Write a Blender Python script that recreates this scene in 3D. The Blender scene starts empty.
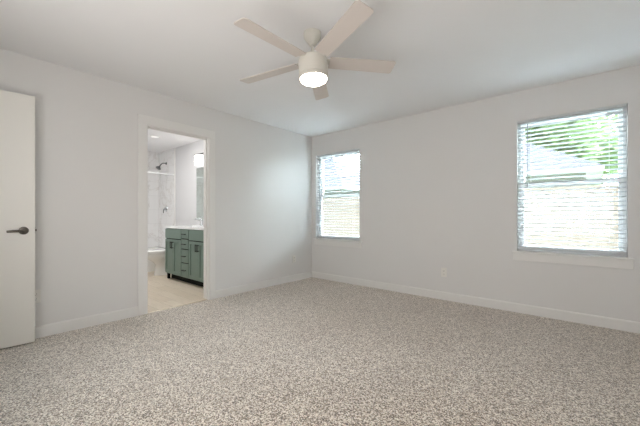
import bpy, bmesh, math, random
from mathutils import Vector, Matrix
random.seed(7)
PI = math.pi
sc = bpy.context.scene
COL = sc.collection

# ------------------------------------------------------------------ camera
F_PX, HORIZON, CAM_H = 312.0, 216.0, 1.065
cd = bpy.data.cameras.new('camera'); cam = bpy.data.objects.new('camera', cd); COL.objects.link(cam)
cd.sensor_fit = 'HORIZONTAL'; cd.sensor_width = 36.0; cd.lens = 36.0 * F_PX / 640.0
cd.shift_y = (HORIZON - 213.0) / 640.0
cd.clip_start = 0.02
cam.location = (3.653, -4.040, CAM_H)
cam.rotation_euler = (PI / 2, 0, math.radians(40.6))
sc.camera = cam

# ------------------------------------------------------------------ world, sun, large lights, exposure
w = bpy.data.worlds.new('world'); sc.world = w; w.use_nodes = True
wn = w.node_tree; wn.nodes.clear()
bg = wn.nodes.new('ShaderNodeBackground'); wo = wn.nodes.new('ShaderNodeOutputWorld')
# bright hazy sky: brightest over the back yard (+Y), dimmer behind the house
SKY_DIR, SKY_LO, SKY_HI = Vector((0.40, 0.80, 0.45)).normalized(), 2.0, 76.0
tcw = wn.nodes.new('ShaderNodeTexCoord'); dot = wn.nodes.new('ShaderNodeVectorMath'); dot.operation = 'DOT_PRODUCT'
dot.inputs[1].default_value = SKY_DIR; wn.links.new(tcw.outputs['Generated'], dot.inputs[0])
mr_ = wn.nodes.new('ShaderNodeMapRange'); mr_.interpolation_type = 'SMOOTHSTEP'
mr_.inputs['From Min'].default_value = 0.0; mr_.inputs['From Max'].default_value = 1.0
mr_.inputs['To Min'].default_value = SKY_LO; mr_.inputs['To Max'].default_value = SKY_HI
wn.links.new(dot.outputs['Value'], mr_.inputs['Value']); wn.links.new(mr_.outputs['Result'], bg.inputs[1])
bg.inputs[0].default_value = (0.80, 0.91, 1.0, 1)
wn.links.new(bg.outputs[0], wo.inputs[0])

def lamp(name, kind, loc, energy, color, rot=(0, 0, 0), **kw):
    l = bpy.data.lights.new(name, kind); l.energy = energy; l.color = color
    for k, v in kw.items(): setattr(l, k, v)
    o = bpy.data.objects.new(name, l); o.location = loc; o.rotation_euler = rot
    COL.objects.link(o); return o

# hazy sun from behind the house, high above the back yard
lamp('sun', 'SUN', (2, -6, 9), 1.6, (1.0, 0.95, 0.86), (math.radians(27), 0, math.radians(-12)), angle=math.radians(3))
# added fill lamp behind the camera, standing in for light from that end
lamp('room_fill', 'AREA', (2.6, -4.36, 1.45), 57, (1.0, 0.955, 0.932), (math.radians(105), 0, 0),
     shape='RECTANGLE', size=2.9, size_y=1.6)
# unseen area lamp added flush with the bathroom ceiling, no fixture
lamp('bathroom_fill', 'AREA', (-1.5, -2.35, 2.434), 22, (1.0, 0.985, 0.975), (0, 0, 0), shape='RECTANGLE', size=1.2, size_y=0.6)
# window portals: only guide the sky light through the two windows
for wx in (0.545, 3.497):
    p = lamp('window_portal', 'AREA', (wx, 0.16, 1.395), 1, (1, 1, 1), (math.radians(-90), 0, 0),
             shape='RECTANGLE', size=0.89, size_y=1.43)
    p.data.cycles.is_portal = True

vs = sc.view_settings
sc.display_settings.display_device = 'sRGB'
vs.view_transform = 'Standard'; vs.look = 'None'; vs.gamma = 1.0; vs.use_curve_mapping = False
vs.exposure = 0.13
cy = sc.cycles
cy.use_denoising = True; cy.denoiser = 'OPENIMAGEDENOISE'
cy.denoising_input_passes = 'RGB_ALBEDO_NORMAL'; cy.denoising_prefilter = 'NONE'
cy.max_bounces = 12; cy.diffuse_bounces = 6; cy.transparent_max_bounces = 12
cy.sample_clamp_indirect = 60.0; cy.caustics_reflective = False; cy.caustics_refractive = False

# ------------------------------------------------------------------ materials
def s2l(c):
    return tuple(((v / 255.0) / 12.92 if v / 255.0 <= 0.04045 else ((v / 255.0 + 0.055) / 1.055) ** 2.4) for v in c) + (1.0,)

class NT:
    def __init__(self, name):
        self.m = bpy.data.materials.new(name); self.m.use_nodes = True
        self.t = self.m.node_tree; self.t.nodes.clear()
        self.out = self.n('ShaderNodeOutputMaterial')
    def n(self, kind, **kw):
        x = self.t.nodes.new(kind)
        for k, v in kw.items(): setattr(x, k, v)
        return x
    def l(self, a, b): self.t.links.new(a, b)
    def coords(self, scale=(1, 1, 1), rot=(0, 0, 0)):
        tc = self.n('ShaderNodeTexCoord'); mp = self.n('ShaderNodeMapping')
        mp.inputs['Scale'].default_value = scale; mp.inputs['Rotation'].default_value = rot
        self.l(tc.outputs['Object'], mp.inputs['Vector']); return mp.outputs['Vector']
    def noise(self, vec, scale, detail=2.0, rough=0.5, dist=0.0):
        x = self.n('ShaderNodeTexNoise'); x.inputs['Scale'].default_value = scale
        x.inputs['Detail'].default_value = detail; x.inputs['Roughness'].default_value = rough
        x.inputs['Distortion'].default_value = dist
        self.l(vec, x.inputs['Vector']); return x.outputs['Fac']
    def ramp(self, fac, stops, mode='LINEAR'):
        r = self.n('ShaderNodeValToRGB'); r.color_ramp.interpolation = mode
        el = r.color_ramp.elements
        while len(el) > 1: el.remove(el[-1])
        el[0].position = stops[0][0]; el[0].color = stops[0][1]
        for p, c in stops[1:]:
            e = el.new(p); e.color = c
        self.l(fac, r.inputs['Fac']); return r.outputs['Color']
    def mix(self, fac, a, b, blend='MIX'):
        x = self.n('ShaderNodeMix', data_type='RGBA', blend_type=blend)
        for s, v in ((x.inputs[0], fac), (x.inputs[6], a), (x.inputs[7], b)):
            if hasattr(v, 'links'): self.l(v, s)
            else: s.default_value = v
        return x.outputs[2]
    def bump(self, height, strength, dist=0.002):
        b = self.n('ShaderNodeBump'); b.inputs['Strength'].default_value = strength
        b.inputs['Distance'].default_value = dist
        self.l(height, b.inputs['Height']); return b.outputs['Normal']
    def bsdf(self, color, rough=0.5, metal=0.0, normal=None, spec=0.5, **kw):
        b = self.n('ShaderNodeBsdfPrincipled')
        if hasattr(color, 'links'): self.l(color, b.inputs['Base Color'])
        else: b.inputs['Base Color'].default_value = color
        b.inputs['Roughness'].default_value = rough; b.inputs['Metallic'].default_value = metal
        b.inputs['Specular IOR Level'].default_value = spec
        for k, v in kw.items(): b.inputs[k].default_value = v
        if normal is not None: self.l(normal, b.inputs['Normal'])
        self.l(b.outputs[0], self.out.inputs[0]); return b

def paint(name, rgb, rough=0.6, grain=90, bump=0.06, var=0.03, spec=0.3, metal=0.0):
    t = NT(name); v = t.coords(); c = s2l(rgb)
    dark = tuple(x * (1 - var) for x in c[:3]) + (1,)
    col = t.mix(t.noise(v, 3.0, 3), dark, c)
    t.bsdf(col, rough, metal, t.bump(t.noise(v, grain, 2), bump, 0.001) if bump else None, spec)
    return t.m

M = {}
M['wall'] = paint('wall_paint', (224, 223, 221), 0.75, 160, 0.10, 0.02, 0.2)
M['ceiling'] = paint('ceiling_paint', (236, 236, 236), 0.85, 140, 0.12, 0.02, 0.15)
M['trim'] = paint('trim_paint', (230, 229, 226), 0.4, 60, 0.02, 0.015, 0.4)
M['door'] = paint('door_paint', (229, 226, 219), 0.42, 40, 0.03, 0.02, 0.4)
M['fan_white'] = paint('fan_enamel', (210, 207, 198), 0.38, 30, 0.0, 0.02, 0.4)
M['fan_blade'] = paint('fan_blade_laminate', (208, 200, 193), 0.5, 30, 0.02, 0.03, 0.3)
M['vinyl'] = paint('window_vinyl', (236, 238, 238), 0.35, 40, 0.0, 0.01, 0.4)
M['cord'] = paint('blind_cord', (232, 232, 228), 0.8, 200, 0.0, 0.02, 0.1)
M['plastic'] = paint('outlet_plastic', (232, 230, 224), 0.35, 20, 0.0, 0.01, 0.4)
M['slot'] = paint('outlet_slot', (60, 56, 52), 0.6, 20, 0.0, 0.02, 0.2)
M['nickel'] = paint('satin_nickel', (100, 96, 90), 0.28, 60, 0.0, 0.04, 0.5, 1.0)
M['chrome'] = paint('polished_chrome', (208, 211, 214), 0.08, 60, 0.0, 0.02, 0.5, 1.0)
M['dark_chrome'] = paint('dark_nickel', (118, 120, 122), 0.2, 60, 0.0, 0.02, 0.5, 1.0)  # darker grey metal for the shower arm, head and valve lever
M['black'] = paint('matte_black_metal', (22, 22, 23), 0.4, 60, 0.0, 0.05, 0.4)
M['green'] = paint('green_cabinet_paint', (118, 137, 127), 0.42, 50, 0.02, 0.05, 0.35)
M['toe_gap_dark'] = paint('toe_kick_gap_shade', (17, 21, 18), 0.7, 50, 0.0, 0.05, 0.2)  # toe kick and feet; also paints the shade between vanity fronts
M['counter'] = paint('white_quartz', (242, 243, 243), 0.18, 50, 0.0, 0.02, 0.5)
M['porcelain'] = paint('white_porcelain', (240, 240, 238), 0.12, 30, 0.0, 0.01, 0.5)
M['bath_wall'] = paint('bathroom_paint', (218, 218, 219), 0.6, 120, 0.06, 0.015, 0.25)
M['bath_ceiling'] = paint('bathroom_ceiling_paint', (246, 246, 247), 0.7, 120, 0.06, 0.01, 0.2)
M['grey_roof'] = paint('roof_shingle', (60, 58, 66), 0.9, 14, 0.4, 0.12, 0.1)
M['siding'] = paint('house_siding', (132, 131, 130), 0.8, 12, 0.1, 0.05, 0.2)
M['eave'] = paint('eave_white', (190, 190, 190), 0.6, 12, 0.0, 0.02, 0.2)
M['bark'] = paint('tree_bark', (104, 88, 70), 0.9, 25, 0.6, 0.3, 0.1)
M['lawn'] = paint('lawn_grass', (82, 96, 52), 0.95, 60, 0.5, 0.35, 0.1)
M['concrete'] = paint('bounce_slab_concrete', (180, 177, 172), 0.9, 40, 0.2, 0.08, 0.1)  # pale tone of the unseen slab that bounces skylight indoors
M['house_glass'] = paint('far_window_glass', (60, 70, 80), 0.1, 12, 0.0, 0.05, 0.5)

def carpet():
    t = NT('carpet_frieze'); v = t.coords()
    a = t.noise(v, 135, 3, 0.65); b = t.noise(v, 260, 2, 0.6)
    vo = t.n('ShaderNodeTexVoronoi'); vo.inputs['Scale'].default_value = 150
    t.l(v, vo.inputs['Vector'])
    sep = t.n('ShaderNodeSeparateColor'); t.l(vo.outputs['Color'], sep.inputs[0])
    mx = t.n('ShaderNodeMath', operation='MULTIPLY_ADD'); t.l(sep.outputs[0], mx.inputs[0])
    mx.inputs[1].default_value = 0.66; t.l(a, mx.inputs[2])
    sub = t.n('ShaderNodeMath', operation='SUBTRACT'); t.l(mx.outputs[0], sub.inputs[0]); sub.inputs[1].default_value = 0.33
    col = t.ramp(sub.outputs[0], [(0.24, s2l((62, 45, 29))), (0.42, s2l((140, 122, 103))), (0.58, s2l((202, 188, 171))),
                                  (0.78, s2l((246, 239, 228)))])
    patch = t.ramp(t.noise(v, 1.7, 3, 0.6, 0.4), [(0.32, (0.88, 0.87, 0.86, 1)), (0.68, (1, 1, 1, 1))])
    col = t.mix(1.0, col, patch, 'MULTIPLY')
    hs = t.n('ShaderNodeMath', operation='ADD'); t.l(sub.outputs[0], hs.inputs[0]); t.l(b, hs.inputs[1])
    t.bsdf(col, 0.97, 0, t.bump(hs.outputs[0], 0.6, 0.006), 0.05, **{'Sheen Weight': 0.9, 'Sheen Tint': (1.0, 0.96, 0.91, 1), 'Sheen Roughness': 0.45})
    return t.m
M['carpet'] = carpet()

def marble():
    t = NT('marble_tile'); v = t.coords((1, 1, 1), (0.3, 0.5, 0.2))
    n1 = t.noise(v, 1.6, 6, 0.6, 1.4); 
    s = t.n('ShaderNodeMath', operation='SUBTRACT'); t.l(n1, s.inputs[0]); s.inputs[1].default_value = 0.5
    ab = t.n('ShaderNodeMath', operation='ABSOLUTE'); t.l(s.outputs[0], ab.inputs[0])
    col = t.ramp(ab.outputs[0], [(0.0, s2l((224, 222, 220))), (0.012, s2l((235, 234, 233))), (0.04, s2l((241, 241, 241)))])
    br = t.n('ShaderNodeTexBrick'); br.offset = 0.5
    tc = t.n('ShaderNodeTexCoord'); sp = t.n('ShaderNodeSeparateXYZ'); t.l(tc.outputs['Object'], sp.inputs[0])
    ad = t.n('ShaderNodeMath', operation='ADD'); t.l(sp.outputs[0], ad.inputs[0]); t.l(sp.outputs[1], ad.inputs[1])
    cb = t.n('ShaderNodeCombineXYZ'); t.l(ad.outputs[0], cb.inputs[0]); t.l(sp.outputs[2], cb.inputs[1])
    t.l(cb.outputs[0], br.inputs['Vector'])
    br.inputs['Scale'].default_value = 1.0; br.inputs['Brick Width'].default_value = 0.6; br.inputs['Row Height'].default_value = 0.3
    br.inputs['Mortar Size'].default_value = 0.002
    br.inputs['Color1'].default_value = (1, 1, 1, 1); br.inputs['Color2'].default_value = (0.97, 0.97, 0.97, 1)
    br.inputs['Mortar'].default_value = (0.8, 0.8, 0.8, 1)
    t.bsdf(t.mix(1.0, col, br.outputs['Color'], 'MULTIPLY'), 0.2, 0, None, 0.5)
    return t.m
M['marble'] = marble()

def planks(name, c1, c2, width, length, along_x=True, rough=0.45):
    t = NT(name); v = t.coords((1, 1, 1), (0, 0, 0 if along_x else PI / 2))
    br = t.n('ShaderNodeTexBrick'); br.offset = 0.37; t.l(v, br.inputs['Vector'])
    br.inputs['Scale'].default_value = 1.0; br.inputs['Brick Width'].default_value = length; br.inputs['Row Height'].default_value = width
    br.inputs['Mortar Size'].default_value = 0.0015
    br.inputs['Color1'].default_value = s2l(c1); br.inputs['Color2'].default_value = s2l(c2)
    br.inputs['Mortar'].default_value = s2l(tuple(int(x * 0.8) for x in c2))
    g = t.noise(t.coords((1.5, 22, 22) if along_x else (22, 1.5, 22)), 3.0, 4, 0.6)
    gr = t.ramp(g, [(0.3, (0.86, 0.84, 0.81, 1)), (0.7, (1, 1, 1, 1))])
    t.bsdf(t.mix(1.0, br.outputs['Color'], gr, 'MULTIPLY'), rough, 0, None, 0.4)
    return t.m
M['bath_floor'] = planks('bathroom_plank_tile', (226, 215, 198), (216, 203, 184), 0.15, 0.9, True)

def fence_wood():
    t = NT('fence_cedar'); v = t.coords((7.0, 1, 0.6))
    n = t.noise(v, 2.2, 5, 0.6, 0.3)
    t.bsdf(t.ramp(n, [(0.3, s2l((99, 90, 80))), (0.7, s2l((111, 102, 92)))]), 0.8, 0, None, 0.15)
    return t.m
M['fence'] = fence_wood()

def leaf(name, a, b):
    t = NT(name); v = t.coords()
    col = t.ramp(t.noise(v, 1.3, 4, 0.7), [(0.3, s2l(a)), (0.7, s2l(b))])
    d = t.n('ShaderNodeBsdfDiffuse'); tr = t.n('ShaderNodeBsdfTranslucent'); m = t.n('ShaderNodeMixShader')
    t.l(col, d.inputs[0]); t.l(col, tr.inputs[0]); m.inputs[0].default_value = 0.4
    t.l(d.outputs[0], m.inputs[1]); t.l(tr.outputs[0], m.inputs[2]); t.l(m.outputs[0], t.out.inputs[0])
    return t.m
M['leaf'] = leaf('tree_leaves', (136, 158, 110), (172, 190, 144))
M['leaf_pale'] = leaf('pale_tree_leaves', (142, 164, 116), (178, 196, 150))

def glass():
    t = NT('window_glass'); tr = t.n('ShaderNodeBsdfTransparent'); gl = t.n('ShaderNodeBsdfGlossy')
    gl.inputs['Roughness'].default_value = 0.02; tr.inputs[0].default_value = (0.96, 0.985, 0.98, 1)
    fr = t.n('ShaderNodeFresnel'); fr.inputs[0].default_value = 1.45
    m = t.n('ShaderNodeMixShader'); t.l(fr.outputs[0], m.inputs[0]); t.l(tr.outputs[0], m.inputs[1]); t.l(gl.outputs[0], m.inputs[2])
    t.l(m.outputs[0], t.out.inputs[0]); return t.m
M['glass'] = glass()

def slat_vinyl():
    t = NT('blind_slat_white'); v = t.coords()
    col = t.mix(t.noise(v, 20), s2l((212, 216, 218)), s2l((217, 220, 222)))
    d = t.n('ShaderNodeBsdfDiffuse'); tr = t.n('ShaderNodeBsdfTranslucent'); m = t.n('ShaderNodeMixShader')
    t.l(col, d.inputs[0]); t.l(col, tr.inputs[0]); m.inputs[0].default_value = 0.10
    t.l(d.outputs[0], m.inputs[1]); t.l(tr.outputs[0], m.inputs[2]); t.l(m.outputs[0], t.out.inputs[0]); return t.m
M['slat'] = slat_vinyl()

def clear_plastic():
    t = NT('clear_wand_plastic'); v = t.coords()
    t.bsdf(t.mix(t.noise(v, 8), s2l((150, 156, 158)), s2l((176, 182, 184))), 0.15, 0, None, 0.5); return t.m
M['wand'] = clear_plastic()

def mirror():
    t = NT('mirror_silver'); v = t.coords()
    t.bsdf(t.mix(t.noise(v, 2), s2l((214, 224, 220)), s2l((220, 229, 225))), 0.02, 1.0); return t.m
M['mirror'] = mirror()

def glow(name, rgb, strength):
    t = NT(name); e = t.n('ShaderNodeEmission'); v = t.coords()
    c = s2l(rgb); t.l(t.mix(t.noise(v, 4), tuple(x * 0.97 for x in c[:3]) + (1,), c), e.inputs[0])
    e.inputs[1].default_value = strength; t.l(e.outputs[0], t.out.inputs[0]); return t.m
M['fan_lens'] = glow('fan_lens_glow', (255, 240, 224), 26.0)
M['shade_glow'] = glow('vanity_shade_glow', (255, 250, 244), 7.0)
M['down_glow'] = glow('downlight_glow', (255, 252, 248), 0.95)

# ------------------------------------------------------------------ mesh helpers
class MB:
    def __init__(self): self.bm = bmesh.new()
    def _new(self, geom, mat):
        if mat is not None: bmesh.ops.transform(self.bm, matrix=mat, verts=geom)
    def box(self, a, b, bevel=0.0, mat=None, seg=1):
        a = Vector(a); b = Vector(b); c = (a + b) / 2; s = b - a
        g = bmesh.ops.create_cube(self.bm, size=1.0)['verts']
        bmesh.ops.transform(self.bm, matrix=Matrix.Translation(c) @ Matrix.Diagonal((abs(s.x), abs(s.y), abs(s.z), 1)), verts=g)
        if bevel:
            es = list({e for v in g for e in v.link_edges})
            r = bmesh.ops.bevel(self.bm, geom=es, offset=bevel, segments=seg, affect='EDGES', profile=0.5)
            g = list({v for f in r['faces'] for v in f.verts} | {v for v in g if v.is_valid})
        self._new(g, mat); return self
    def prism(self, pts, h0, h1, axis='Z', mat=None):
        def P(u, v, h): return {'Z': (u, v, h), 'Y': (u, h, v), 'X': (h, u, v)}[axis]
        lo = [self.bm.verts.new(P(u, v, h0)) for u, v in pts]; hi = [self.bm.verts.new(P(u, v, h1)) for u, v in pts]
        n = len(pts); self.bm.faces.new(lo[::-1]); self.bm.faces.new(hi)
        for i in range(n): self.bm.faces.new((lo[i], lo[(i + 1) % n], hi[(i + 1) % n], hi[i]))
        self._new(lo + hi, mat); return self
    def lathe(self, prof, seg=40, mat=None, cap=True):
        rings = []; allv = []
        for r, z in prof:
            if r < 1e-6: ring = [self.bm.verts.new((0, 0, z))]
            else: ring = [self.bm.verts.new((r * math.cos(2 * PI * i / seg), r * math.sin(2 * PI * i / seg), z)) for i in range(seg)]
            rings.append(ring); allv += ring
        for A, B in zip(rings, rings[1:]):
            if len(A) == 1 and len(B) == 1: continue
            for i in range(seg):
                j = (i + 1) % seg
                if len(A) == 1: self.bm.faces.new((A[0], B[j], B[i]))
                elif len(B) == 1: self.bm.faces.new((A[i], A[j], B[0]))
                else: self.bm.faces.new((A[i], A[j], B[j], B[i]))
        if cap:
            for R in (rings[0], rings[-1]):
                if len(R) > 1: self.bm.faces.new(R)
        self._new(allv, mat); return self
    def tube(self, pts, r, seg=12, radii=None):
        pts = [Vector(p) for p in pts]; rings = []
        up = None
        for i, p in enumerate(pts):
            d = (pts[min(i + 1, len(pts) - 1)] - pts[max(i - 1, 0)]).normalized()
            if up is None: up = d.orthogonal().normalized()
            up = (up - d * up.dot(d)).normalized(); side = d.cross(up)
            rr = radii[i] if radii else r
            rings.append([self.bm.verts.new(p + (up * math.cos(2 * PI * k / seg) + side * math.sin(2 * PI * k / seg)) * rr) for k in range(seg)])
        for A, B in zip(rings, rings[1:]):
            for i in range(seg): self.bm.faces.new((A[i], A[(i + 1) % seg], B[(i + 1) % seg], B[i]))
        self.bm.faces.new(rings[0][::-1]); self.bm.faces.new(rings[-1]); return self
    def loft(self, rings):
        R = [[self.bm.verts.new(p) for p in ring] for ring in rings]; n = len(R[0])
        for A, B in zip(R, R[1:]):
            for i in range(n): self.bm.faces.new((A[i], A[(i + 1) % n], B[(i + 1) % n], B[i]))
        self.bm.faces.new(R[0][::-1]); self.bm.faces.new(R[-1]); return self
    def build(self, name, mat, parent=None, smooth=False, loc=None):
        bmesh.ops.recalc_face_normals(self.bm, faces=self.bm.faces[:])
        me = bpy.data.meshes.new(name); self.bm.to_mesh(me); self.bm.free()
        if smooth:
            for p in me.polygons: p.use_smooth = True
        me.materials.append(mat)
        o = bpy.data.objects.new(name, me); COL.objects.link(o)
        if parent is not None: o.parent = parent
        if loc: o.location = loc
        if smooth:
            md = o.modifiers.new('edges', 'EDGE_SPLIT'); md.split_angle = math.radians(40)
        return o

def tag(o, label=None, cat=None, group=None, kind=None):
    for k, v in (('label', label), ('category', cat), ('group', group), ('kind', kind)):
        if v: o[k] = v
    return o
def root(name, loc=(0, 0, 0), rz=0.0):
    o = bpy.data.objects.new(name, None); COL.objects.link(o); o.location = loc; o.rotation_euler.z = rz
    o.empty_display_size = 0.1; return o
def structure(o): o['kind'] = 'structure'; return o
def copy_tree(o, parent=None):
    c = o.copy(); COL.objects.link(c); c.parent = parent
    for ch in list(o.children): copy_tree(ch, c)
    return c

# ------------------------------------------------------------------ dimensions
H = 2.44                      # ceiling
RX, BY = 4.35, -4.40          # right wall, back wall
T = 0.115                     # partition thickness
DY0, DY1, DZ = -2.677, -1.955, 2.05     # bathroom doorway
W = [(0.100, 0.991), (3.060, 3.937)]    # window openings in x
WZ0, WZ1 = 0.680, 2.110
BX0, BY0, BY1 = -3.435, -2.75, -1.160   # bathroom far wall, side walls

# ------------------------------------------------------------------ room shell
structure(MB().box((0, BY - 1.4, -0.25), (RX, 0, 0)).build('floor', M['carpet']))
structure(MB().box((-T, BY - 1.4, H), (RX + T, 0.15, H + 0.2)).build('ceiling', M['ceiling']))
m = MB()
m.box((-T, BY - 1.4, -0.25), (0, DY0 - 0.018, H)).box((-T, DY1 + 0.018, -0.25), (0, 0, H)).box((-T, DY0 - 0.018, DZ + 0.018), (0, DY1 + 0.018, H))
structure(m.build('wall_left', M['wall']))
m = MB()
xs = [-T, W[0][0], W[0][1], W[1][0], W[1][1], RX + T]
for i in (0, 2, 4): m.box((xs[i], 0, -0.25), (xs[i + 1], 0.15, H))
for a, b in W:
    m.box((a, 0, -0.25), (b, 0.15, WZ0 - 0.02)); m.box((a, 0, WZ1), (b, 0.15, H))
structure(m.build('wall_window_side', M['wall']))
structure(MB().box((RX, BY - 1.4, -0.25), (RX + T, 0, H)).build('wall_right', M['wall']))
m = MB()
m.box((0.86, BY - T, 0), (RX, BY, H)).box((0, BY - T, 2.09), (0.86, BY, H)).box((0, BY - T, 0), (0.035, BY, 2.09))
structure(m.build('wall_back', M['wall']))
structure(MB().box((0, BY - 1.5, -0.25), (RX, BY - 1.4, H)).build('wall_hallway', M['wall']))

# baseboards: board with an eased top edge
BB = [(0, 0), (0.015, 0), (0.015, 0.088), (0.011, 0.1), (0, 0.1)]
def baseboard(name, a, b):
    a = Vector(a); b = Vector(b); d = (b - a).normalized(); n = Vector((-d.y, d.x))
    bm = MB(); L = (b - a).length
    lo = [bm.bm.verts.new((a.x + n.x * u, a.y + n.y * u, z)) for u, z in BB]
    hi = [bm.bm.verts.new((b.x + n.x * u, b.y + n.y * u, z)) for u, z in BB]
    k = len(BB); bm.bm.faces.new(lo); bm.bm.faces.new(hi[::-1])
    for i in range(k): bm.bm.faces.new((lo[i], hi[i], hi[(i + 1) % k], lo[(i + 1) % k]))
    return structure(bm.build(name, M['trim']))
baseboard('baseboard_left', (0, DY0 - 0.100), (0, BY))
baseboard('baseboard_left_corner', (0, 0), (0, DY1 + 0.090))
baseboard('baseboard_window_side', (RX, 0), (0.0, 0))
baseboard('baseboard_right', (RX, BY), (RX, 0))

# bathroom doorway: jamb and casing
m = MB()
m.box((-T - 0.004, DY0 - 0.018, -0.01), (0.004, DY0, DZ)).box((-T - 0.004, DY1, -0.01), (0.004, DY1 + 0.018, DZ))
m.box((-T - 0.004, DY0 - 0.018, DZ), (0.004, DY1 + 0.018, DZ + 0.018))
m.box((-0.075, DY1 - 0.011, 0), (-0.04, DY1, DZ)).box((-0.075, DY0, 0), (-0.04, DY0 + 0.011, DZ)).box((-0.075, DY0, DZ - 0.011), (-0.04, DY1, DZ))
structure(m.build('trim_bathroom_jamb', M['trim']))
m = MB()
m.box((0, DY0 - 0.100, 0), (0.018, DY0 - 0.008, DZ + 0.008), 0.003)
m.box((0, DY1 + 0.008, 0), (0.018, DY1 + 0.090, DZ + 0.008), 0.003)
m.box((0, DY0 - 0.100, DZ + 0.008), (0.018, DY1 + 0.090, DZ + 0.106), 0.003)
structure(m.build('trim_bathroom_casing', M['trim']))
structure(MB().box((-T, DY0, -0.004), (-0.02, DY1, 0.006), 0.002).build('trim_threshold', M['bath_floor']))

# ------------------------------------------------------------------ windows
def window(idx, x0, x1):
    r = structure(root('window_%d' % idx, ((x0 + x1) / 2, 0.0, WZ0)))
    w = (x1 - x0) / 2; h = WZ1 - WZ0; f = 0.030; mid = 0.727
    m = MB()
    for a, b in (((-w, 0.075, 0), (-w + f, 0.145, h)), ((w - f, 0.075, 0), (w, 0.145, h)),
                 ((-w + f, 0.075, 0), (w - f, 0.145, f)), ((-w + f, 0.075, h - f), (w - f, 0.145, h))): m.box(a, b, 0.003)
    m.build('window_frame', M['vinyl'], r)
    def sash(name, y0, z0, z1):
        s = 0.028; m = MB(); a, b = -w + f, w - f
        for p, q in (((a, y0, z0), (a + s, y0 + 0.03, z1)), ((b - s, y0, z0), (b, y0 + 0.03, z1)),
                     ((a + s, y0, z0), (b - s, y0 + 0.03, z0 + s)), ((a + s, y0, z1 - s), (b - s, y0 + 0.03, z1))): m.box(p, q, 0.003)
        o = m.build(name, M['vinyl'], r)
        MB().box((a + s, y0 + 0.013, z0 + s), (b - s, y0 + 0.017, z1 - s)).build('window_pane', M['glass'], o)
        return o
    lo = sash('lower_sash', 0.080, f, mid + 0.017)
    sash('upper_sash', 0.112, mid - 0.017, h - f)
    MB().box((-0.03, 0.062, mid + 0.0), (0.03, 0.082, mid + 0.014), 0.004).build('sash_lock', M['vinyl'], lo)
    m = MB()
    m.box((-w - 0.04, -0.034, -0.020), (w + 0.04, 0.0, 0.0), 0.004).box((-w, -0.004, -0.020), (w, 0.1, 0.0))
    m.build('window_sill', M['trim'], r)
    MB().box((-w - 0.036, -0.016, -0.105), (w + 0.036, 0.0, -0.020), 0.003).build('sill_apron', M['trim'], r)
for i, (a, b) in enumerate(W): window(i + 1, a, b)

# horizontal blinds, one per window
def make_blind(x0, x1):
    w = (x1 - x0) / 2 - 0.006; r = root('window_blind', ((x0 + x1) / 2, 0.034, WZ0))
    top = WZ1 - WZ0 - 0.001
    m = MB().box((-w, -0.024, top - 0.026), (w, 0.026, top), 0.002); m.build('headrail', M['slat'], r)
    MB().box((-w - 0.002, -0.034, top - 0.022), (w + 0.002, -0.026, top), 0.003).build('valance', M['slat'], r)
    pitch = 0.0437; n = 30; z0 = 0.088
    m = MB(); tilt = math.radians(9)
    for k in range(n):
        z = z0 + pitch * k
        lo, hi = [], []
        for j in range(5):
            u = -0.025 + 0.0125 * j; c = 0.0022 * (1 - (u / 0.025) ** 2)
            y = u * math.cos(tilt); zz = -u * math.sin(tilt) + c
            lo.append((y, z + zz - 0.0014)); hi.append((y, z + zz + 0.0014))
        m.prism(lo + hi[::-1], -w + 0.002, w - 0.002, 'X')
    m.build('slats', M['slat'], r)
    MB().box((-w, -0.026, 0.021), (w, 0.026, 0.054), 0.004).build('bottom_rail', M['slat'], r)
    for sx in (-w + 0.12, w - 0.12):
        m = MB()
        for y in (-0.0265, 0.0265): m.tube([(sx, y, 0.03), (sx, y, top - 0.03)], 0.0009, 6)
        m.build('ladder_cord', M['cord'], r)
    m = MB().tube([(-w + 0.095, -0.042, top - 0.045), (-w + 0.095, -0.045, top - 0.30), (-w + 0.093, -0.047, 0.735)], 0.0042, 8)
    m.lathe([(0.0, 0.70), (0.006, 0.705), (0.007, 0.73), (0.004, 0.745), (0, 0.747)], 10, Matrix.Translation((-w + 0.093, -0.047, 0)))
    m.build('tilt_wand', M['wand'], r)
    return r
b1 = make_blind(*W[0]); b2 = make_blind(*W[1])
tag(b1, 'smaller-looking white slatted blind in the window beside the room corner', 'blind', 'white window blinds')
tag(b2, 'large white slatted blind with green leaves showing between slats, on the right', 'blind', 'white window blinds')

# ------------------------------------------------------------------ open entry door at the left
d = structure(root('door_1', (0.085, -4.372, 0.0), math.radians(-4.9)))
DW = 0.765
slab = MB().box((-0.035, 0, 0.016), (0.0, DW, 2.062), 0.0015).build('door_slab', M['door'], d)
def lever(side):
    m = MB(); s = side
    x0 = 0.0 if s > 0 else -0.035
    rot = Matrix.Translation((x0, DW - 0.07, 0.945)) @ Matrix.Rotation(s * PI / 2, 4, 'Y')
    m.lathe([(0.0, 0.0), (0.031, 0.0), (0.032, 0.004), (0.028, 0.011), (0.013, 0.014), (0.011, 0.045), (0.013, 0.05), (0.0, 0.052)], 28, rot)
    y = DW - 0.07
    m.tube([(x0 + s * 0.044, y + 0.004, 0.945), (x0 + s * 0.046, y - 0.02, 0.945), (x0 + s * 0.047, y - 0.06, 0.944), (x0 + s * 0.045, y - 0.098, 0.941)],
           0.008, 12, [0.012, 0.0115, 0.0105, 0.009])
    m.build('door_handle', M['nickel'], d, True)
lever(1); lever(-1)
m = MB().box((-0.030, DW - 0.0005, 0.918), (-0.005, DW + 0.0015, 0.975)).box((-0.024, DW, 0.938), (-0.011, DW + 0.010, 0.955), 0.002)
m.build('latch', M['nickel'], d)
for z in (0.25, 1.05, 1.82):
    MB().tube([(0.004, -0.004, z - 0.045), (0.004, -0.004, z + 0.045)], 0.006, 10).build('hinge', M['nickel'], d, True)

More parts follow.
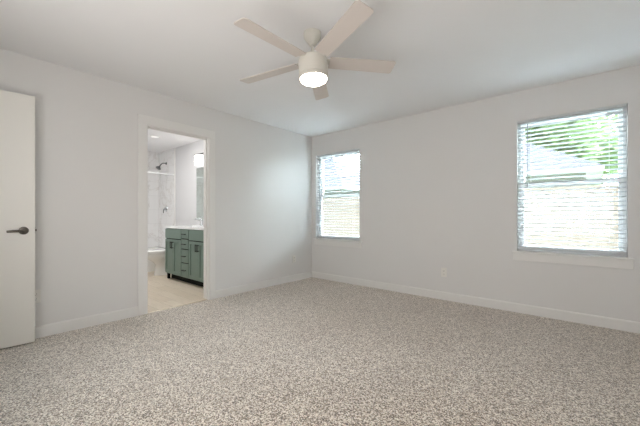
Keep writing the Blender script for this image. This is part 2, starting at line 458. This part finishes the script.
# ------------------------------------------------------------------ ceiling fan with light
FX, FY = 2.083, -2.296
fan = tag(root('ceiling_fan', (FX, FY, H)), 'white five-blade ceiling fan with glowing drum light', 'ceiling fan')
MB().lathe([(0.0, 0), (0.066, 0), (0.066, -0.030), (0.062, -0.040), (0.028, -0.088), (0.022, -0.096), (0.0, -0.096)], 40).build('canopy', M['fan_white'], fan, True)
MB().lathe([(0, -0.09), (0.0125, -0.09), (0.0125, -0.158), (0.024, -0.162), (0.028, -0.196), (0, -0.196)], 24).build('downrod', M['fan_white'], fan, True)
MB().lathe([(0, -0.192), (0.072, -0.192), (0.098, -0.198), (0.109, -0.207), (0.109, -0.330), (0, -0.330)], 56).build('motor_housing', M['fan_white'], fan, True)
lk = MB().lathe([(0.098, -0.330), (0.107, -0.332), (0.107, -0.352), (0.101, -0.356), (0.098, -0.352)], 56, cap=False).build('light_ring', M['fan_white'], fan, True)
MB().lathe([(0, -0.331), (0.1, -0.331), (0.1, -0.352), (0.096, -0.363), (0.078, -0.374), (0.045, -0.381), (0, -0.383)], 56).build('light_lens', M['fan_lens'], fan, True)
def blade_outline(r0, r1, w0, w1, n=6):
    c = 0.022; pts = [(r0, -w0 / 2), (r1 - c, -w1 / 2)]
    for k in range(1, n): a = -PI / 2 + k * (PI / 2) / n; pts.append((r1 - c + c * math.cos(a), -w1 / 2 + c + c * math.sin(a)))
    pts += [(r1, -w1 / 2 + c), (r1, w1 / 2 - c)]
    for k in range(1, n): a = k * (PI / 2) / n; pts.append((r1 - c + c * math.cos(a), w1 / 2 - c + c * math.sin(a)))
    return pts + [(r1 - c, w1 / 2), (r0, w0 / 2)]
tilt = Vector((0, 0, 1)).rotation_difference(Vector((-0.0663, 0.0207, 1)).normalized()).to_matrix()   # it hangs a little out of plumb
pivot = Vector((0, 0, -0.09))
for p in fan.children:
    if p.name.startswith('canopy'): continue
    p.rotation_euler = tilt.to_euler(); p.location = pivot - tilt @ pivot
ZB = -0.218
for k in range(5):
    a = math.radians(52.0 + 72 * k)
    bl = MB().prism(blade_outline(0.125, 0.645, 0.112, 0.130), -0.003, 0.003).build('blade', M['fan_blade'], fan)
    bl.location = pivot + tilt @ (Vector((0, 0, ZB)) - pivot); bl.rotation_mode = 'XYZ'
    bl.rotation_euler = (tilt @ Matrix.Rotation(a, 3, 'Z') @ Matrix.Rotation(math.radians(-12), 3, 'X')).to_euler()
    m = MB().box((0.085, -0.030, 0.003), (0.20, 0.030, 0.009), 0.003)
    for sx, sy in ((0.15, -0.02), (0.15, 0.02), (0.185, 0.0)): m.lathe([(0, 0), (0.006, 0), (0.004, 0.004), (0, 0.004)], 10, Matrix.Translation((sx, sy, 0.009)))
    m.build('blade_bracket', M['fan_white'], bl)

# ------------------------------------------------------------------ wall outlets
def make_outlet():
    r = root('wall_outlet')
    MB().box((-0.035, -0.006, -0.0575), (0.035, 0, 0.0575), 0.003, seg=2).build('cover_plate', M['plastic'], r)
    for z in (-0.021, 0.021):
        rc = MB().box((-0.017, -0.009, z - 0.015), (0.017, -0.005, z + 0.015), 0.003, seg=2).build('receptacle', M['plastic'], r)
        m = MB().box((-0.0085, -0.0095, z - 0.004), (-0.0060, -0.0085, z + 0.006)).box((0.0060, -0.0095, z - 0.003), (0.0085, -0.0085, z + 0.005))
        m.lathe([(0, 0), (0.0026, 0), (0.0026, 0.001), (0, 0.001)], 10, Matrix.Translation((0, -0.0085, z - 0.009)) @ Matrix.Rotation(PI / 2, 4, 'X'))
        m.build('receptacle_slot', M['slot'], rc)
    return r
o = make_outlet(); o.location = (2.268, 0, 0.347)
tag(o, 'white outlet plate low on the wall between the two windows', 'outlet', 'wall outlets')
o2 = copy_tree(o); o2.location = (0, -0.433, 0.360); o2.rotation_euler.z = PI / 2
tag(o2, 'white outlet plate low on the left wall near the room corner', 'outlet', 'wall outlets')
o3 = copy_tree(o); o3.location = (0, -3.590, 0.364); o3.rotation_euler.z = PI / 2
tag(o3, 'white outlet plate beside the edge of the open door', 'outlet', 'wall outlets')

# ------------------------------------------------------------------ bathroom shell
structure(MB().box((BX0 - T, BY0 - T, -0.25), (-T, BY1 + T, 0)).build('floor_bathroom', M['bath_floor']))
structure(MB().box((BX0 - T, BY0 - T, H), (-T, BY1 + T, H + 0.15)).build('ceiling_bathroom', M['bath_ceiling']))
structure(MB().box((BX0 - T, BY1, 0), (-T, BY1 + T, H)).build('wall_bathroom_mirror_side', M['bath_wall']))
structure(MB().box((BX0 - T, BY0 - T, 0), (-T, BY0, H)).build('wall_bathroom_near_side', M['bath_wall']))
structure(MB().box((BX0 - T, BY0, 0), (BX0, BY1, H)).build('wall_bathroom_far', M['bath_wall']))
TX = -2.672
structure(MB().box((BX0, BY0, 0.40), (BX0 + 0.012, BY1, H)).build('wall_shower_far', M['marble']))
structure(MB().box((BX0 + 0.012, BY1 - 0.012, 0.40), (TX, BY1, H)).build('wall_shower_plumbing', M['marble']))
structure(MB().box((BX0 + 0.012, BY0, 0.40), (TX, BY0 + 0.012, H)).build('wall_shower_near', M['marble']))
structure(MB().box((TX, BY1 - 0.016, 0.40), (TX + 0.018, BY1, H)).build('trim_shower_edge', M['trim']))
for nm, a, b in (('baseboard_bathroom', (-1.83, BY1 - 0.014, 0), (TX, BY1, 0.09)),): structure(MB().box(a, b, 0.003).build(nm, M['trim']))

# bathtub
def rrect(x0, x1, y0, y1, r, z, n=6):
    pts = []
    for cx, cy, a0 in ((x1 - r, y1 - r, 0), (x0 + r, y1 - r, PI / 2), (x0 + r, y0 + r, PI), (x1 - r, y0 + r, 1.5 * PI)):
        for k in range(n + 1):
            a = a0 + k * PI / 2 / n; pts.append((cx + r * math.cos(a), cy + r * math.sin(a), z))
    return pts
x0, x1, y0, y1 = BX0 + 0.013, TX, BY0 + 0.013, BY1 - 0.017
tub = MB().loft([rrect(x0, x1 - 0.01, y0, y1, 0.01, 0.0), rrect(x0, x1 - 0.012, y0, y1, 0.01, 0.36), rrect(x0, x1, y0, y1, 0.012, 0.375), rrect(x0, x1, y0, y1, 0.012, 0.395),
                 rrect(x0 + 0.06, x1 - 0.07, y0 + 0.08, y1 - 0.08, 0.10, 0.395), rrect(x0 + 0.10, x1 - 0.11, y0 + 0.14, y1 - 0.14, 0.12, 0.10)]).build('bathtub', M['porcelain'], None, True)
tag(tub, 'white bathtub under the marble shower walls behind the toilet', 'bathtub')

# shower rod
r = tag(root('shower_rod', (TX - 0.02, 0, 1.895)), 'white straight rod across the marble shower opening', 'shower rod')
MB().tube([(0, BY0 + 0.014, 0), (0, BY1 - 0.014, 0)], 0.017, 16).build('rod', M['counter'], r, True)
for y, s in ((BY0 + 0.012, -1), (BY1 - 0.012, 1)):
    MB().lathe([(0, 0), (0.028, 0), (0.028, 0.006), (0.016, 0.02), (0, 0.02)], 20, Matrix.Translation((0, y, 0)) @ Matrix.Rotation(s * PI / 2, 4, 'X')).build('flange', M['counter'], r, True)

# shower head and valve on the plumbing wall
YS = BY1 - 0.012
r = tag(root('shower_fixture', (-3.045, YS, 2.165)), 'grey metal shower head on bent arm on marble wall', 'shower head')
MB().lathe([(0, 0), (0.03, 0), (0.028, 0.008), (0.012, 0.012), (0, 0.012)], 20, Matrix.Rotation(PI / 2, 4, 'X')).build('flange', M['dark_chrome'], r, True)
MB().tube([(0, 0, 0), (0, -0.05, 0.0), (0, -0.08, -0.008), (0, -0.105, -0.030), (0, -0.135, -0.075)], 0.010, 12).build('shower_arm', M['dark_chrome'], r, True)
MB().lathe([(0, 0.02), (0.014, 0.02), (0.018, 0.0), (0.050, -0.035), (0.054, -0.05), (0.048, -0.056), (0, -0.056)], 28,
           Matrix.Translation((0, -0.138, -0.08)) @ Matrix.Rotation(math.radians(-32), 4, 'X')).build('spray_head', M['dark_chrome'], r, True)
r = tag(root('shower_valve', (-3.045, YS, 1.215)), 'round metal shower valve with lever on marble wall', 'shower valve')
MB().lathe([(0, 0), (0.062, 0), (0.058, 0.008), (0.03, 0.012), (0.026, 0.05), (0, 0.05)], 32, Matrix.Rotation(PI / 2, 4, 'X')).build('escutcheon', M['chrome'], r, True)
MB().tube([(0, -0.045, 0), (0.005, -0.06, -0.03), (0.01, -0.065, -0.09)], 0.009, 10).build('valve_lever', M['dark_chrome'], r, True)

# toilet
TXC = -2.235
r = tag(root('toilet', (TXC, BY1, 0)), 'white toilet with closed lid beside green vanity', 'toilet')
def egg(cx, y0, y1, w, z, n=28):
    pts = []
    for k in range(n):
        a = 2 * PI * k / n; yy = math.sin(a); s = (y1 - y0) / 2
        pts.append((cx + w / 2 * math.cos(a) * (1.0 - 0.12 * (-yy if yy < 0 else 0)), (y0 + y1) / 2 + s * yy, z))
    return pts
MB().loft([egg(0, -0.57, -0.14, 0.225, 0.0), egg(0, -0.57, -0.14, 0.225, 0.03), egg(0, -0.55, -0.15, 0.205, 0.12), egg(0, -0.555, -0.16, 0.215, 0.20),
           egg(0, -0.60, -0.17, 0.255, 0.25), egg(0, -0.675, -0.18, 0.325, 0.295), egg(0, -0.71, -0.19, 0.36, 0.345), egg(0, -0.715, -0.19, 0.362, 0.395)]).build('bowl', M['porcelain'], r, True)
MB().loft([egg(0, -0.70, -0.235, 0.345, 0.395), egg(0, -0.70, -0.235, 0.345, 0.407), egg(0, -0.732, -0.235, 0.380, 0.409), egg(0, -0.732, -0.235, 0.380, 0.424)]).build('seat', M['porcelain'], r, True)
MB().loft([egg(0, -0.722, -0.235, 0.370, 0.424), egg(0, -0.722, -0.235, 0.370, 0.428), egg(0, -0.730, -0.235, 0.378, 0.430), egg(0, -0.730, -0.235, 0.378, 0.442), egg(0, -0.70, -0.25, 0.34, 0.452)]).build('lid', M['porcelain'], r, True)
MB().box((-0.20, -0.215, 0.37), (0.20, -0.022, 0.735), 0.02, seg=3).build('tank', M['porcelain'], r, True)
MB().box((-0.21, -0.225, 0.737), (0.21, -0.015, 0.77), 0.008, seg=2).build('tank_lid', M['porcelain'], r, True)
MB().tube([(-0.17, -0.215, 0.68), (-0.17, -0.235, 0.68), (-0.12, -0.24, 0.672)], 0.007, 10).build('flush_lever', M['chrome'], r, True)

# ------------------------------------------------------------------ green vanity
VX0, VX1, VY = -1.805, -0.405, -1.711
v = tag(root('bathroom_vanity', ((VX0 + VX1) / 2, VY, 0)), 'green shaker bathroom vanity cabinet with black pulls', 'vanity')
hw = (VX1 - VX0) / 2; dep = BY1 - VY
m = MB().box((-hw, 0.02, 0.10), (-hw + 0.018, dep, 0.86)).box((hw - 0.018, 0.02, 0.10), (hw, dep, 0.86))
m.box((-hw + 0.018, 0.02, 0.10), (hw - 0.018, dep, 0.118)).box((-hw + 0.018, dep - 0.012, 0.118), (hw - 0.018, dep, 0.86)).box((-hw + 0.018, 0.024, 0.118), (hw - 0.018, 0.03, 0.86))
m.build('cabinet_body', M['green'], v)
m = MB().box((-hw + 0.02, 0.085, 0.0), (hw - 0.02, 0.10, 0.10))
m.build('toe_kick', M['toe_gap_dark'], v)
for x in (-hw, hw - 0.04): MB().box((x, 0.02, 0.0), (x + 0.04, 0.06, 0.10), 0.003).build('foot_block', M['toe_gap_dark'], v)
# face frame
m = MB()
dx = 0.115                                                        # half width of the drawer stack
for a, b in ((-hw, -hw + 0.022), (hw - 0.022, hw)): m.box((a, 0.006, 0.10), (b, 0.026, 0.86), 0.001)
for a, b in ((-hw + 0.022, 0.0), (0.0, hw - 0.022)):
    m.box((a, 0.006, 0.10), (b, 0.026, 0.125)); m.box((a, 0.006, 0.842), (b, 0.026, 0.86))
m.build('face_frame', M['green'], v)
m = MB().box((-hw + 0.022, 0.008, 0.125), (hw - 0.022, 0.0235, 0.842)); m.build('painted_gap_shade', M['toe_gap_dark'], v)  # dark sheet added behind the fronts to paint shade in the gaps
def shaker(x0, x1, z0, z1, rail=0.045):
    m = MB(); y0, y1 = -0.014, 0.005
    m.box((x0, y0, z0), (x0 + rail, y1, z1), 0.0015).box((x1 - rail, y0, z0), (x1, y1, z1), 0.0015)
    m.box((x0 + rail, y0, z0), (x1 - rail, y1, z0 + rail), 0.0015).box((x0 + rail, y0, z1 - rail), (x1 - rail, y1, z1), 0.0015)
    m.box((x0 + rail - 0.003, y0 + 0.012, z0 + rail - 0.003), (x1 - rail + 0.003, y1, z1 - rail + 0.003))
    return m
def bar_pull(parent, x, z, length, vert):
    m = MB(); h = length / 2; y = -0.014
    e = (0, 0, h) if vert else (h, 0, 0)
    m.tube([(x - e[0] * 1.0, y - 0.030, z - e[2]), (x + e[0], y - 0.030, z + e[2])], 0.0065, 10)
    for s in (-0.8, 0.8): m.tube([(x + e[0] * s, y, z + e[2] * s), (x + e[0] * s, y - 0.030, z + e[2] * s)], 0.0055, 8)
    m.build('bar_pull', M['black'], parent, True)
for s in (-1, 1):
    a, b = sorted((s * (hw - 0.008), s * (dx + 0.014)))
    MB().box((a, -0.014, 0.695), (b, 0.005, 0.850), 0.002).build('false_drawer_front', M['green'], v)
    mid = (a + b) / 2
    for p, q, hx in ((a, mid - 0.002, mid - 0.026), (mid + 0.002, b, mid + 0.026)):
        dr = shaker(p, q, 0.118, 0.680).build('cabinet_door', M['green'], v)
        bar_pull(dr, hx, 0.590, 0.11, True)
for z0, z1 in ((0.713, 0.850), (0.553, 0.697), (0.337, 0.537), (0.118, 0.321)):
    dr = MB().box((-dx + 0.003, -0.014, z0), (dx - 0.003, 0.005, z1), 0.002).build('drawer', M['green'], v)
    bar_pull(dr, 0, (z0 + z1) / 2, 0.10, False)
# worktop, basin and tap
ct = tag(root('stone_countertop', ((VX0 + VX1) / 2, VY, 0.861)), 'white vanity countertop with sunken basins on the green cabinet', 'countertop')
W2 = hw + 0.008; basin_x = (-0.36, 0.36)
m = MB(); xs = [-W2, -0.58, -0.14, 0.14, 0.58, W2]
for i in (0, 2, 4): m.box((xs[i], -0.022, 0), (xs[i + 1], dep, 0.032))
for i in (1, 3):
    m.box((xs[i], -0.022, 0), (xs[i + 1], 0.10, 0.032)).box((xs[i], 0.40, 0), (xs[i + 1], dep, 0.032))
m.build('slab', M['counter'], ct)
for bx in basin_x:
    m = MB().loft([rrect(bx - 0.225, bx + 0.225, 0.095, 0.405, 0.05, 0.012), rrect(bx - 0.215, bx + 0.215, 0.105, 0.395, 0.05, 0.010),
                   rrect(bx - 0.19, bx + 0.19, 0.13, 0.37, 0.06, -0.09), rrect(bx - 0.12, bx + 0.12, 0.18, 0.32, 0.05, -0.11)])
    m.build('basin', M['porcelain'], ct, True)
def faucet(x, label):
    f = tag(root('basin_faucet', (x, VY + 0.46, 0.893)), label, 'faucet')
    MB().lathe([(0, 0), (0.027, 0), (0.027, 0.006), (0.019, 0.012), (0.017, 0.12), (0, 0.124)], 24).build('faucet_body', M['chrome'], f, True)
    MB().tube([(0, 0, 0.09), (0, -0.05, 0.125), (0, -0.10, 0.125), (0, -0.125, 0.10)], 0.011, 12).build('spout', M['chrome'], f, True)
    MB().tube([(0, 0, 0.12), (0, 0.01, 0.145), (0, -0.035, 0.165)], 0.007, 10).build('handle', M['chrome'], f, True)
vc = (VX0 + VX1) / 2
faucet(vc - 0.36, 'chrome faucet on white countertop beneath the mirror edge')
faucet(vc + 0.36, 'chrome faucet at the vanity basin nearer the bedroom doorway')

# mirror
mr = tag(root('wall_mirror', (vc, BY1, 1.0)), 'frameless wall mirror above the green vanity', 'mirror')
MB().box((-0.69, -0.008, -0.01), (0.69, -0.001, 0.94), 0.001).build('mirror_glass', M['mirror'], mr)
for x in (-0.5, 0.5): MB().box((x - 0.012, -0.011, -0.016), (x + 0.012, 0, 0.0)).build('mirror_clip', M['chrome'], mr)

# vanity light
vl = tag(root('vanity_light', (vc, BY1, 2.12)), 'black bar vanity light with glowing white shades above mirror', 'light fixture')
MB().box((-0.10, -0.02, -0.06), (0.10, 0, 0.06), 0.004).build('wall_plate', M['black'], vl)
MB().box((-0.50, -0.135, 0.012), (0.50, -0.110, 0.030), 0.002).build('light_bar', M['black'], vl)
MB().box((-0.012, -0.125, 0.008), (0.012, 0, 0.026), 0.002).build('arm', M['black'], vl)
for x in (-0.39, 0.0, 0.39):
    MB().lathe([(0, 0.012), (0.025, 0.012), (0.03, 0.0), (0, 0.0)], 24, Matrix.Translation((x, -0.122, 0))).build('shade_holder', M['black'], vl, True)
    MB().lathe([(0, -0.001), (0.062, -0.001), (0.068, -0.01), (0.068, -0.165), (0, -0.165)], 32, Matrix.Translation((x, -0.122, 0))).build('glass_shade', M['shade_glow'], vl, True)

# recessed downlight
dl = tag(root('recessed_downlight', (-2.03, -1.80, H)), 'small round recessed light in the bathroom ceiling', 'ceiling light')
MB().lathe([(0.062, 0), (0.085, 0), (0.085, -0.004), (0.062, -0.008), (0.062, 0)], 32, cap=False).build('trim_ring', M['trim'], dl, True)
MB().lathe([(0, -0.001), (0.062, -0.001), (0.060, -0.004), (0, -0.004)], 32).build('lens', M['down_glow'], dl, True)

# ------------------------------------------------------------------ outside: ground, fence, houses, trees
GZ = -0.25
structure(MB().box((-30, 0.15, GZ - 0.25), (26, 40, GZ - 0.02)).build('ground', M['lawn']))
structure(MB().box((-8, 0.15, GZ - 0.02), (9, 2.45, GZ)).build('ground_bounce_slab', M['concrete']))  # unseen slab, added to bounce skylight up to the room ceiling
FYY = 2.62
fr = tag(root('wooden_fence', (0, FYY, GZ)), 'tall pale wooden board fence seen through both windows', 'fence')
m = MB(); x = -7.0
while x < 8.5:
    h = 1.80 + random.uniform(-0.008, 0.008)
    o_ = 0.003 if len(m.bm.verts) % 16 else 0.0
    m.box((x, -0.008 - o_, 0.02), (x + 0.148, 0.008 - o_, h)); x += 0.144
m.build('boards', M['fence'], fr)
for z in (0.3, 0.95, 1.6): MB().box((-7, 0.008, z), (8.5, 0.046, z + 0.089)).build('rail', M['fence'], fr)
for k in range(7): MB().box((-6.9 + 2.5 * k, 0.046, 0), (-6.81 + 2.5 * k, 0.135, 1.78)).build('post', M['fence'], fr)

def house(name, label, x0, x1, y0, y1, wz, rise, over=0.35):
    r = tag(root(name, ((x0 + x1) / 2, y0, GZ)), label, 'house', 'neighbouring houses')
    cx = (x0 + x1) / 2; a, b = x0 - cx, x1 - cx; D = y1 - y0; e = wz - GZ
    MB().box((a, 0, 0), (b, D, e)).build('house_wall', M['siding'], r)
    o = over; half = D / 2 + o
    A = [(a - o, -o, e), (b + o, -o, e), (b + o, D + o, e), (a - o, D + o, e)]
    B = [(a - o, -o, e + 0.05), (b + o, -o, e + 0.05), (b + o, D + o, e + 0.05), (a - o, D + o, e + 0.05)]
    m = MB(); vs_ = [m.bm.verts.new(p) for p in B + [(a - o + half, D / 2, e + rise), (b + o - half, D / 2, e + rise)]]
    for q in ((0, 1, 5, 4), (1, 2, 5), (2, 3, 4, 5), (3, 0, 4), (3, 2, 1, 0)): m.bm.faces.new([vs_[i] for i in q])
    m.build('roof', M['grey_roof'], r)
    MB().box((a - o - 0.02, -o - 0.02, e - 0.09), (b + o + 0.02, D + o + 0.02, e + 0.05)).build('eave_board', M['eave'], r)
    for wx in (a + 1.2, b - 1.6):
        f = MB().box((wx - 0.5, -0.03, e - 1.5), (wx + 0.5, 0.0, e - 0.45)).build('house_window', M['eave'], r)
        MB().box((wx - 0.44, -0.034, e - 1.44), (wx + 0.44, -0.03, e - 0.51)).build('house_pane', M['house_glass'], f)
    return r
house('neighbour_house', 'grey-roofed house behind the fence, seen through the right window', -2.2, 3.62, 7.5, 13.0, 2.38, 2.0)
house('neighbour_house', 'pale roof slope behind the fence, seen through the window near the corner', -14, -4.95, 7.5, 13.0, 2.38, 2.1)

def tree(name, label, x, y, h, rx, rz, n, mat, leaf_size=0.16):
    r = tag(root(name, (x, y, GZ)), label, 'tree', 'trees beyond the fence')
    m = MB().tube([(0, 0, 0), (0.05, 0.02, h * 0.3), (-0.04, 0.05, h * 0.6), (0.02, 0, h * 0.85)], 0.1, 10, [0.16, 0.13, 0.09, 0.03])
    for k in range(6):
        a = k * 1.05; z = h * (0.35 + 0.07 * k)
        m.tube([(0, 0, z), (0.45 * rx * math.cos(a), 0.45 * rx * math.sin(a), z + 0.4), (0.8 * rx * math.cos(a), 0.8 * rx * math.sin(a), z + 0.7)], 0.04, 7, [0.06, 0.04, 0.012])
    m.build('trunk', M['bark'], r, True)
    verts, faces = [], []
    lumps = [(random.uniform(-0.6, 0.6) * rx, random.uniform(-0.6, 0.6) * rx, h - rz + random.uniform(-0.75, 0.75) * rz, random.uniform(0.3, 0.55) * rx) for _ in range(26)]
    for i in range(n):
        lx, ly, lz, lr = random.choice(lumps)
        d = Vector((random.gauss(0, 1), random.gauss(0, 1), random.gauss(0, 1))).normalized() * lr * random.uniform(0.55, 1.0)
        c = Vector((lx, ly, lz)) + d
        q = Matrix.Rotation(random.uniform(0, 6.28), 3, 'Z') @ Matrix.Rotation(random.uniform(-1.3, 1.3), 3, 'X') @ Matrix.Rotation(random.uniform(-1, 1), 3, 'Y')
        s = leaf_size * random.uniform(0.6, 1.2); b = len(verts)
        for p in ((-s, 0, 0), (-0.2 * s, -0.42 * s, 0.06 * s), (s, 0, 0), (-0.2 * s, 0.42 * s, 0.06 * s)): verts.append(c + q @ Vector(p))
        faces.append((b, b + 1, b + 2, b + 3))
    me = bpy.data.meshes.new('foliage'); me.from_pydata([tuple(p) for p in verts], [], faces); me.materials.append(mat)
    f = bpy.data.objects.new('foliage', me); COL.objects.link(f); f.parent = r; f['kind'] = 'stuff'
tree('leafy_tree', 'broad green tree rising behind the grey roof', 2.6, 22.0, 11.0, 3.6, 4.2, 26000, M['leaf'], 0.25)
tree('leafy_tree', 'pale green tree at the right of the grey roof', 7.6, 15.0, 8.2, 2.4, 3.4, 14000, M['leaf_pale'], 0.2)
tree('leafy_tree', 'low bushy green tree right beside the house corner', 5.55, 8.9, 3.3, 1.15, 1.5, 5000, M['leaf'], 0.11)
